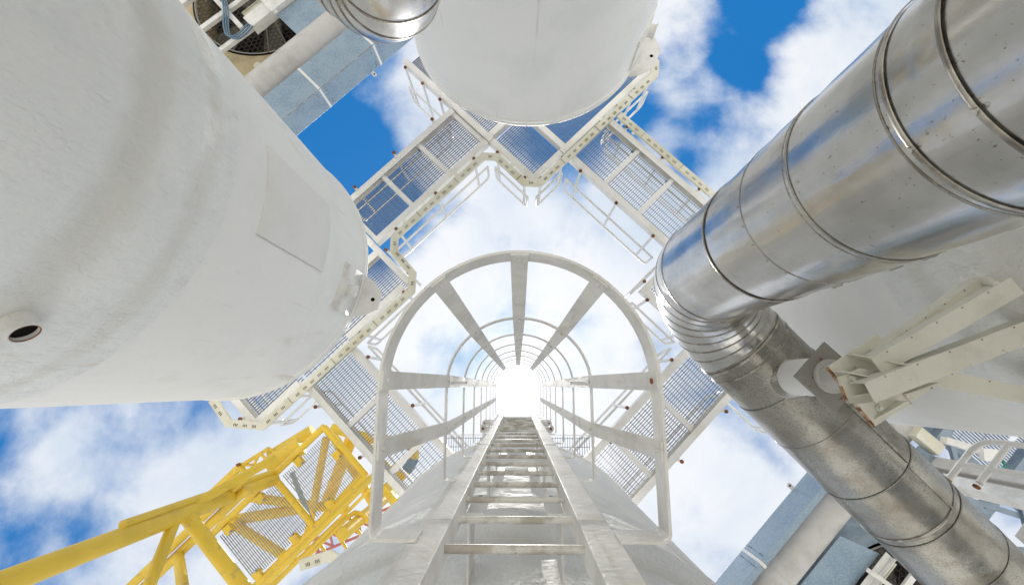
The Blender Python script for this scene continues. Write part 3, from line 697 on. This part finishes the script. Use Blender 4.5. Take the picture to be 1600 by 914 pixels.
def duct(label, u, v0, v1, z, r, joints, grp):
    t = thing('round_duct', label, 'duct', uv(u, (v0 + v1) / 2, z), grp)
    b = MB(); b.tube([uv(u, v0 + (v1 - v0) * i / 20, z) for i in range(21)], r, 48); b.build('duct_shell', M['duct'], t)
    for v in joints: ring_tube(uv(u, v, z), DV, r + .006, .03, 48).build('duct_joint', M['duct'], t)
duct('weathered grey round duct beside the galvanised beam at the upper left', -8.98, -4, 9.0, 9.46, .47, [.55, 4.9], 'round ducts')
duct('brownish grey round duct beside the galvanised beam at the lower right', 5.76, -6, 9.0, 9.42, .36, [1.0, 3.0], 'round ducts')

def fan_unit(label, cu, cv, z, r, angs, nb=6, mesh=True, ring='beige', skirt=None):
    t = thing('cooling_fan', label, 'fan', uv(cu, cv, z), 'cooling fans')
    c = uv(cu, cv, 0)
    b = MB()
    b.lathe(c, [(r + .05, z), (r, z), (r, z + .9)], 96); b.build('fan_ring', M[ring], t)
    b = MB(); b.lathe(c, [(r + .005, z - .012), (r - .03, z - .012), (r - .03, z + .03)], 96); b.build('ring_lip', M['plate'], t)
    hub = MB(); hub.tube([c + DZ * (z + .25), c + DZ * (z + .62)], .28, 24); hub.build('fan_hub', M['blade'], t)
    for k in range(nb):
        a = 2 * PI * k / nb + .35; d = Vector((math.cos(a), math.sin(a), 0)); x = Vector((-d.y, d.x, 0))
        bl = MB(); vs = []
        for i in range(7):
            q = i / 6; rr = .22 + (r - .30) * q; wd = .36 - .05 * q; tw = math.radians(34 - 20 * q)
            ax = x * math.cos(tw) + DZ * math.sin(tw); nn = d.cross(ax).normalized() * .014
            for (s1, s2) in ((-1, -1), (1, -1), (1, 1), (-1, 1)): vs.append(c + DZ * (z + .43) + d * rr + ax * wd * s1 + nn * s2)
        bl.add(vs, [(i * 4 + j, i * 4 + (j + 1) % 4, (i + 1) * 4 + (j + 1) % 4, (i + 1) * 4 + j) for i in range(6) for j in range(4)] + [(24, 25, 26, 27)])
        bl.build('fan_blade', M['blade'], t)
    top = MB(); top.lathe(c, [(0, z + .92), (r + .02, z + .92), (r + .02, z + .95)], 64); top.build('tube_bundle', M['dark'], t)
    # expanded metal guard
    gd = MB(); s_ = .13; rows = int(2 * r / (s_ * .866)) + 1
    for i in range(rows):
        yv = -r + i * s_ * .866; half = math.sqrt(max(0, r * r - yv * yv))
        for ang in (0,):
            gd.bar(c + DU * (-half) + DV * yv + DZ * (z + .10), c + DU * half + DV * yv + DZ * (z + .10), .010, .006)
        for ang in (60, 120):
            e = DU * math.cos(math.radians(ang)) + DV * math.sin(math.radians(ang)); f_ = Vector((-e.y, e.x, 0))
            gd.bar(c + f_ * yv - e * half + DZ * (z + .10), c + f_ * yv + e * half + DZ * (z + .10), .010, .006)
    gd.build('mesh_guard', M['dark'], t)
    for a in angs:
        d = Vector((math.cos(math.radians(a)), math.sin(math.radians(a)), 0)); k = MB(); k.tube([c + DZ * (z + .05), c + d * r + DZ * (z + .05)], .022, 8); k.build('guard_stay', M['blade'], t)
    return t
def plenum(label, u0, u1, v0, v1, z, holes, mt, grp):
    """a plenum floor plate with round openings"""
    t = thing('cooler_plenum', label, 'air cooler', uv((u0 + u1) / 2, (v0 + v1) / 2, z), grp)
    b = MB()
    # plate as a fan of quads round each hole, one square cell per hole
    for (cu, cv, r, x0, x1, y0, y1) in holes:
        n = 96; ri = []; ro = []
        for j in range(n):
            a = 2 * PI * j / n; ca, sa = math.cos(a), math.sin(a)
            ri.append(uv(cu + r * ca, cv + r * sa, z))
            k = min(((x1 - cu) / ca if ca > 1e-9 else (x0 - cu) / ca if ca < -1e-9 else 1e9), ((y1 - cv) / sa if sa > 1e-9 else (y0 - cv) / sa if sa < -1e-9 else 1e9))
            ro.append(uv(cu + k * ca, cv + k * sa, z))
        b.add(ri + ro, [(j, (j + 1) % n, n + (j + 1) % n, n + j) for j in range(n)])
    b.build('floor_plate', mt, t)
    b = MB(); b.ubox(u0, u1, v0, v0 + .02, z + .002, z + 1.0); b.ubox(u0, u1, v1 - .02, v1, z + .002, z + 1.0); b.ubox(u0, u0 + .02, v0 + .021, v1 - .021, z + .002, z + 1.0); b.ubox(u1 - .02, u1, v0 + .021, v1 - .021, z + .002, z + 1.0)
    b.build('side_walls', mt, t); b = MB(); b.ubox(u0, u1, v0, v1, z + 1.005, z + 1.03); b.build('cover', M['dark'], t)
    k = 0
    for (cu_, cv_) in ((u0 + .1, v0 + .1), (u0 + .1, v1 - .1), (u1 - .1, v0 + .1), (u1 - .1, v1 - .1)):
        b = MB(); b.ubox(cu_ - .1, cu_ + .1, cv_ - .1, cv_ + .1, GZ, z - .003); b.build('leg', M['white'], t)
    return t
ZF = 9.9
# upper-left cooler: plenum from u = -16 to -8.5
plenum('beige air cooler casing in the upper left corner', -15.6, -9.0, -3.0, 8.4, ZF, [(-11.65, 2.3, 1.74, -15.6, -9.0, -.2, 4.35), (-11.65, 6.25, 1.74, -15.6, -9.0, 4.35, 8.4), (-11.9, -1.6, 1.3, -15.6, -9.0, -3.0, -.2)], M['beige'], 'air cooler casings')
fan_unit('large dark fan behind a mesh guard in the upper left corner', -11.65, 2.3, ZF, 1.74, (35, 62, 78, 110))
fan_unit('dark fan partly seen past the grey panel at the top edge', -11.65, 6.25, ZF, 1.74, (40, 80))

# ------------------------------------------------------------------ things under the upper-left fan
def floor_beam(label, a, b_, z, w_, h, mt='white', grp='pale beams under the upper left fan'):
    k = MB(); k.bar(uv(*a, z), uv(*b_, z), w_, h); o = k.build('support_beam', M[mt], bevel=.003); tag(o, label, 'beam', grp); return o
floor_beam('pale beam crossing the dark fan, upper of the two running to the frame top', (-11.30, -1.6), (-11.05, 5.2), 9.3, .12, .10)
floor_beam('pale beam crossing the dark fan just left of its motor housing, nearer the duct', (-10.52, -1.6), (-10.38, 1.50), 9.3, .11, .10)
floor_beam('broad white beam at the very corner of the fan, next to the tank edge', (-12.25, -1.6), (-12.1, 4.6), 9.3, .26, .12)
floor_beam('short white crossbar joining the pale beams beside the looped cable', (-11.85, 1.30), (-10.50, 1.24), 9.24, .11, .06)
mo = thing('motor_channel', 'white steel channel with a beige inside, holding a clamp under the upper left fan', 'steel channel', uv(-10.5, 3, 9.2))
b = MB(); b.ubox(-10.30, -10.29, 1.42, 6.0, 9.18, 9.44); b.ubox(-10.64, -10.30, 1.42, 6.0, 9.18, 9.192); b.build('channel', M['white'], mo, bevel=.002)
b = MB(); b.ubox(-10.86, -10.645, 1.50, 6.0, 9.30, 9.312); b.ubox(-10.87, -10.862, 1.50, 6.0, 9.26, 9.34); b.build('inner_flange', M['cream'], mo)
b = MB(); b.ubox(-11.3, -10.10, 2.02, 2.10, 9.10, 9.14); b.ubox(-10.44, -10.16, 1.98, 2.14, 9.06, 9.098); b.build('clamp', M['white'], mo, bevel=.002)
pl = MB(); pl.ubox(-10.25, -9.42, 2.06, 3.42, 9.30, 9.315); po_ = pl.build('drip_panel', M['galv'], bevel=.002)
tag(po_, 'grey galvanised panel beside the fan motor channel at the upper left', 'panel', 'galvanised panels by the fans')
hs_ = MB()
for k in range(3):
    pts = []
    q0 = [(-12.0, 1.45), (-11.5, 1.45), (-11.1, 1.28), (-10.75, .98), (-10.45, .82), (-10.28, .95), (-10.28, 1.2), (-10.35, 1.45)]
    for i in range(len(q0) - 1):
        for j in range(5):
            f_ = j / 5; a, b_ = q0[i], q0[i + 1]; pts.append((a[0] + (b_[0] - a[0]) * f_, a[1] + (b_[1] - a[1]) * f_))
    for _ in range(3): pts = [pts[0]] + [((pts[i - 1][0] + pts[i][0] * 2 + pts[i + 1][0]) / 4, (pts[i - 1][1] + pts[i][1] * 2 + pts[i + 1][1]) / 4) for i in range(1, len(pts) - 1)] + [pts[-1]]
    hs_.tube([uv(a + .045 * k, b_ + .02 * k, 9.10 + .02 * k) for a, b_ in pts], .020, 8)
tag(hs_.build('power_cable', M['cable']), 'blue grey cable looping under the upper left fan', 'cable')
lg = MB(); p = uv(-10.0, .92, 9.90); lg.tube([p - DU * .0, p + DZ * .001 - DZ * .12], .09, 16); lg.tube([p + DU * .12, p + DU * .12 - DZ * .1], .06, 12)
tag(lg.build('casing_lug', M['cream']), 'small cream lug under the beige fan casing', 'lug')

# lower-right cooler
plenum('blue grey air cooler casing in the lower right corner', 6.05, 12.5, -2.0, 4.05, ZF, [(8.72, 2.05, 1.72, 6.05, 12.5, -2.0, 4.05)], M['bluegal'], 'air cooler casings')
fan_unit('dark fan behind a mesh guard at the lower right, partly behind the stained pipe', 8.72, 2.05, ZF, 1.72, (150, 200), ring='duct')
pl = MB(); pl.prism([uv(6.17, 2.33, 9.3), uv(6.86, 2.60, 9.3), uv(6.86, .4, 9.3), uv(6.17, .4, 9.3)], DZ, .015)
tag(pl.build('drip_panel', M['galv']), 'blue grey galvanised panel at the lower right edge beside the duct', 'panel', 'galvanised panels by the fans')
mo = thing('motor_channel', 'white steel channel with a strap at the lower right beside the stained pipe', 'steel channel', uv(7, 2, 9.1))
b = MB(); b.ubox(6.86, 6.98, .4, 2.68, 9.20, 9.212); b.ubox(6.985, 6.995, .4, 2.68, 9.10, 9.3); b.build('channel', M['white'], mo)
b = MB(); b.ubox(7.0, 7.13, .4, 2.66, 9.30, 9.312); b.ubox(7.132, 7.15, .4, 2.66, 9.24, 9.33); b.build('inner_flange', M['cream'], mo)
b = MB(); b.bar(uv(6.68, 2.16, 9.06), uv(7.45, 2.30, 9.06), .075, .02); b.tube([uv(6.76, 2.17, 9.03), uv(6.76, 2.17, 9.05)], .016, 8); b.build('strap', M['white'], mo)
floor_beam('short pale bar below the lower right fan, half hidden by the stained pipe', (7.45, .9), (7.43, 2.78), 9.2, .11, .06, 'white', 'pale bars under the lower right fan')
b = MB(); b.tube([uv(7.9, .5, 9.5), uv(7.9, 3.4, 9.5)], .22, 24); tag(b.build('drive_housing', M['dark']), 'dark drive tube under the lower right fan', 'housing')

# ------------------------------------------------------------------ right edge: pipe rack, guard rail, column
rk = thing('pipe_rack', 'blue grey galvanised steel framework with grating at the right edge', 'steel framework', (9, 1.2, 8.6))
def rb(name, p, q, w_, h, mt='bluegal'):
    k = MB(); k.bar(p, q, w_, h); return k.build(name, M[mt], rk)
rb('main_beam', uv(5.4, 4.45, 9.2), uv(7.7, 4.47, 9.2), .10, .24)
rb('main_beam', uv(6.35, 3.9, 9.2), uv(6.35, 7.6, 9.2), .17, .22)
rb('main_beam', uv(7.9, 4.35, 9.45), uv(7.9, 8.0, 9.45), .16, .22)
rb('main_beam', uv(9.6, 4.0, 9.45), uv(9.6, 8.0, 9.45), .16, .22)
rb('main_beam', uv(6.0, 5.35, 9.7), uv(10.2, 5.35, 9.7), .14, .2)
rb('main_beam', uv(6.0, 7.3, 9.7), uv(10.2, 7.3, 9.7), .14, .2)
rb('main_beam', uv(6.5, 3.95, 9.2), uv(10.2, 3.95, 9.2), .14, .2)
rb('diagonal_brace', uv(6.45, 4.0, 9.35), uv(8.9, 5.3, 9.35), .10, .08)
rb('diagonal_brace', uv(6.5, 5.35, 9.35), uv(8.0, 4.1, 9.35), .09, .08)
rb('diagonal_brace', uv(8.0, 3.95, 9.3), uv(9.6, 5.3, 9.3), .09, .08)
rb('diagonal_brace', uv(8.0, 5.35, 9.3), uv(9.6, 3.95, 9.3), .09, .08)
for (a, b_, c_, d_) in ((6.45, 7.85, 5.45, 7.2), (7.98, 9.5, 5.45, 7.2)):
    grating(a, b_, c_, d_, 9.86, 'u', .055, .3, .04, .012).build('grating_panel', M['bluegal'], rk)
rb('cream_stub', uv(5.85, 4.70, 9.0), uv(6.35, 4.72, 9.0), .22, .2, 'cream')
rb('cream_stub', uv(6.25, 4.90, 8.9), uv(6.85, 5.22, 8.9), .12, .14, 'white')
rb('gusset', uv(6.05, 4.40, 8.98), uv(6.45, 4.45, 8.98), .24, .02)
k = MB(); k.bar(uv(6.8, 5.12, 8.8), uv(7.02, 5.30, 8.8), .22, .10); jb = k.build('junction_box', M['white'], rk)
k = MB(); k.tube([uv(6.98, 5.0, 8.8), uv(7.2, 5.05, 8.85), uv(7.3, 5.3, 8.9), uv(7.15, 5.4, 8.9)], .018, 6); k.build('green_wire', M['green'], jb)
for (u, v) in ((9.8, 5.35), (9.8, 7.3)):
    k = MB(); k.ubox(u - .1, u + .1, v - .1, v + .1, GZ, 9.6); k.build('rack_column', M['bluegal'], rk)
col_ = thing('steel_column', 'light grey upright H column behind the stained pipe at the right edge', 'column', (7.75, 1.42, GZ))
cx, cy = 7.75, 1.42
b = MB(); b.box((cx, cy, 4.4), DU, DV, DZ, .10, .006, 6.0); b.box((cx, cy, 4.4) + Vector((0, 0, 0)) if False else Vector((cx, cy, 4.4)) + DU * .107, DU, DV, DZ, .006, .11, 6.0); b.box(Vector((cx, cy, 4.4)) - DU * .107, DU, DV, DZ, .006, .11, 6.0)
b.build('column_section', M['duct'], col_)
b = MB(); b.box(Vector((cx, cy, GZ + .015)), DU, DV, DZ, .2, .2, .015); b.build('base_plate', M['duct'], col_)
gr_ = thing('guard_rail', 'white tubular guard rail with rusty bar ends at the right edge', 'guard rail', uv(4.2, 3.1, GZ))
zt = 5.57
b = MB(); b.tube([uv(4.20, 2.70, zt), uv(4.20, 3.20, zt), uv(4.20, 3.28, zt - .03), uv(4.20, 3.335, zt - .09), uv(4.20, 3.35, zt - .2), uv(4.20, 3.35, GZ)], .033, 12); b.build('bent_tube', M['white'], gr_)
b = MB(); b.tube([uv(4.20, 2.97, zt), uv(4.20, 2.97, GZ)], .028, 12); b.build('upright', M['white'], gr_)
b = MB(); b.tube([uv(4.20, 2.78, 5.24), uv(4.20, 3.36, 5.24)], .033, 12); b.build('crossbar', M['white'], gr_)
for z in (zt, 5.24):
    b = MB(); b.tube([uv(4.20, 2.69 + (.03 if z < 5.5 else 0), z), uv(4.20, 2.74, z)], .0345, 12); b.build('rusty_end', M['rust'], gr_)
b = MB(); b.bar(uv(4.62, 2.50, 5.0), uv(4.62, 3.6, 5.0), .11, .08); tag(b.build('support_beam', M['white'], bevel=.003), 'white square bar leaning off the right edge below the guard rail', 'beam')
b = MB(); b.prism([uv(4.75, 2.50, 4.9), uv(4.75, 3.3, 4.9), uv(5.6, 3.3, 4.9), uv(5.6, 2.2, 4.9)], DZ, .02); tag(b.build('cover_plate', M['cream'], bevel=.002), 'cream cover plate at the right edge just above the stained pipe', 'plate')

# ------------------------------------------------------------------ yellow tower at the lower left
yt = thing('yellow_tower', 'yellow tubular steel tower with a grated platform at the lower left', 'tower', uv(-1.6, -5.2, GZ))
def yb(name, pts, r, mt='yellow', n=20):
    k = MB(); k.tube(pts, r, n); return k.build(name, M[mt], yt)
ZP = 10.5
yb('leg', [uv(-2.35, -5.19, GZ), uv(-2.35, -5.19, ZP)], .130, n=32)
yb('stiffener_tube', [uv(-2.47, -5.09, 6.6), uv(-2.47, -5.09, ZP)], .062)
fr = .074
for a, b_ in (((-2.42, -6.95), (-2.42, -3.68)), ((-.98, -6.95), (-.98, -3.68)), ((-2.42, -3.70), (-.98, -3.70)), ((-2.42, -5.17), (-.98, -5.17)), ((-2.42, -6.93), (-.98, -6.93))):
    yb('platform_frame', [uv(*a, ZP), uv(*b_, ZP)], fr)
for (v0, v1) in ((-5.05, -3.82), (-6.80, -5.28)):
    grating(-2.30, -1.10, v0, v1, ZP + .10, 'u', .048, .13, .03, .006).build('grating_panel', M['ygrate'], yt)
for (u, v) in ((-2.24, -4.55), (-1.10, -4.62), (-1.75, -3.86), (-2.24, -5.62), (-1.10, -5.6), (-2.24, -6.5), (-1.10, -6.6)):
    k = MB(); p = uv(u, v, ZP - .02); k.box(p, DU, DV, DZ, .09, .085, .06); ko = k.build('clip_block', M['yellow'], yt, bevel=.008)
    k = MB(); k.tube([p + DU * (.08 if u < -1.5 else -.08) + DV * .06 - DZ * .13, p + DU * (.08 if u < -1.5 else -.08) + DV * .06], .022, 8); k.build('clip_bolt', M['band'], ko)
yb('lower_beam', [uv(-2.36, -5.20, 7.80), uv(-.60, -5.20, 7.80)], .115)
yb('diagonal_brace', [uv(-2.36, -5.20, 7.62), uv(-1.55, -5.50, 6.7), uv(-1.10, -5.68, 6.2)], .085)
yb('lower_beam', [uv(-2.40, -9.5, 8.9), uv(-2.40, -4.6, 8.9)], .075)
yb('lower_beam', [uv(-2.24, -9.5, 9.0), uv(-2.24, -4.9, 9.0)], .085)
yb('diagonal_brace', [uv(-2.24, -6.50, 9.0), uv(-1.25, -5.75, 7.5)], .085)
yb('diagonal_brace', [uv(-2.42, -5.15, 8.0), uv(-2.35, -4.3, 9.2)], .08)
yb('handrail', [uv(-.80, -6.9, 9.7), uv(-.80, -3.3, 9.7)], .065)
yb('handrail', [uv(-.70, -6.6, 10.3), uv(-.70, -3.3, 10.3)], .035)
yb('toe_beam', [uv(-.80, -6.9, 10.9), uv(-.72, -3.2, 10.9)], .03)
for v in (-5.4, -5.0, -4.6):
    yb('ladder_rung', [uv(-.70, v, 10.7), uv(-.2, v - .05, 10.7), uv(.35, v - .1, 10.7)], .035)
yb('ladder_rail', [uv(-.66, -5.9, 10.7), uv(-.64, -4.6, 10.7), uv(-.60, -4.45, 10.7), uv(-.45, -4.35, 10.7), uv(.35, -4.35, 10.7)], .05)
yb('upright_post', [uv(-.42, -4.55, 9.9), uv(-.42, -4.55, 13.5)], .13)
k = MB(); k.bar(uv(.0, -6.5, 11.6), uv(.0, -3.2, 11.6), .34, .30); k.build('box_girder', M['yellow'], yt, bevel=.01)
k = MB(); k.bar(uv(-.55, -3.75, 11.0), uv(.35, -3.78, 11.0), .16, .2); k.build('cross_girder', M['yellow'], yt, bevel=.01)
grating(-.9, .1, -4.45, -3.7, 12.6, 'u', .11, 2, .03, .012).build('grating_panel', M['ygrate'], yt)
# parts higher up, seen through the grating
yb('upper_tube', [uv(-2.88, -5.55, 11.4), uv(-2.72, -4.75, 11.6)], .22, n=28)
yb('upper_tube', [uv(-3.2, -5.75, 12.2), uv(-2.95, -4.6, 12.3)], .18, n=28)
for a, b_, r in (((-2.7, -4.3, 12.4), (-.6, -4.9, 13.0), .16), ((-2.6, -4.5, 12.4), (-1.0, -6.9, 13.0), .13), ((-2.3, -4.1, 13.0), (-1.5, -6.0, 13.5), .22), ((-2.9, -6.9, 12.5), (-.9, -5.5, 13.0), .15),
                 ((-2.9, -7.6, 12.4), (-.9, -7.2, 12.8), .16), ((-1.2, -4.2, 12.0), (-1.1, -6.3, 12.4), .15), ((-3.0, -7.9, 12.6), (-1.6, -6.0, 12.8), .18), ((-.9, -3.9, 12.6), (-2.6, -4.0, 12.8), .12)):
    yb('upper_brace', [uv(*a), uv(*b_)], r * .75)
k = MB(); k.bar(uv(-2.5, -5.5, 12.0), uv(-1.1, -5.95, 12.0), .10, .06); k.build('flat_bar', M['bluegal'], yt)
# small outrigger platform
op = thing('outrigger_platform', 'small yellow lattice platform jutting out above the yellow tower', 'platform', uv(-3.45, -6.6, 12))
def ob(name, pts, r):
    k = MB(); k.tube(pts, r, 10); return k.build(name, M['yellow'], op)
for a, b_, r in (((-3.52, -7.85), (-3.52, -6.30), .10), ((-3.52, -6.34), (-2.95, -6.34), .07), ((-3.52, -6.3), (-3.35, -5.55), .05), ((-3.2, -6.34), (-3.1, -5.5), .05), ((-3.52, -6.3), (-3.15, -5.9), .035), ((-3.22, -6.3), (-3.42, -5.8), .035), ((-3.40, -5.8), (-3.15, -5.75), .035), ((-3.34, -5.55), (-3.08, -5.5), .035)):
    ob('frame_tube', [uv(*a, 12.0), uv(*b_, 12.0)], r)
grating(-3.42, -2.9, -7.8, -6.4, 12.05, 'v', .07, .09, .02, .006).build('grating_panel', M['ygrate'], op)
for v in (-7.85, -6.30): k = MB(); k.tube([uv(-3.56, v, 11.86), uv(-3.56, v, 11.94)], .04, 10); k.build('rusty_tube_end', M['rust'], op)
# banded hose seen through the walkway grating
q0 = [(-2.6, -4.1), (-2.0, -3.75), (-1.5, -3.42), (-1.15, -3.05), (-.85, -2.92), (-.60, -3.05), (-.50, -3.35), (-.52, -3.9), (-.6, -4.5)]
pts = []
for i in range(len(q0) - 1):
    for j in range(6): f_ = j / 6; pts.append((q0[i][0] + (q0[i + 1][0] - q0[i][0]) * f_, q0[i][1] + (q0[i + 1][1] - q0[i][1]) * f_))
for _ in range(6): pts = [pts[0]] + [((pts[i - 1][0] + pts[i][0] * 2 + pts[i + 1][0]) / 4, (pts[i - 1][1] + pts[i][1] * 2 + pts[i + 1][1]) / 4) for i in range(1, len(pts) - 1)] + [pts[-1]]
hz = thing('loading_hose', 'yellow hose with dark bands curving above the walkway by the yellow tower', 'hose', uv(-1.2, -3.2, 12))
b = MB(); b.tube([uv(*p, 12.0) for p in pts], .12, 16); b.build('hose_body', M['yellow'], hz)
for i in (18, 20, 22, 31, 33, 35):
    a, c2 = uv(*pts[i], 12.0), uv(*pts[i + 1], 12.0); d = (c2 - a).normalized(); k = MB(); k.tube([a, a + d * .11], .135, 16); k.build('dark_band', M['cable'], hz)
rl_ = thing('red_lattice', 'faded red steel lattice glimpsed far above between the yellow tower and the tank', 'steel lattice', uv(-.5, -6, 15))
for i in range(9):
    u0, v0 = -1.3 + .18 * i, -8.0 + .42 * i
    k = MB(); k.bar(uv(u0, v0, 15), uv(u0 + .5, v0 + .1, 15.3), .05, .05); k.bar(uv(u0 + .5, v0 + .1, 15.3), uv(u0 + .18, v0 + .42, 15), .05, .05); k.build('lattice_bar', M['pinkpaint'], rl_)
for du in (0, .5):
    k = MB(); k.bar(uv(-1.3 + du, -8.0, 15 + du * .6), uv(.3 + du, -4.2, 15 + du * .6), .07, .07); k.build('chord', M['pinkpaint'], rl_)
for r0 in roots:
    if '_o' in r0: del r0['_o']
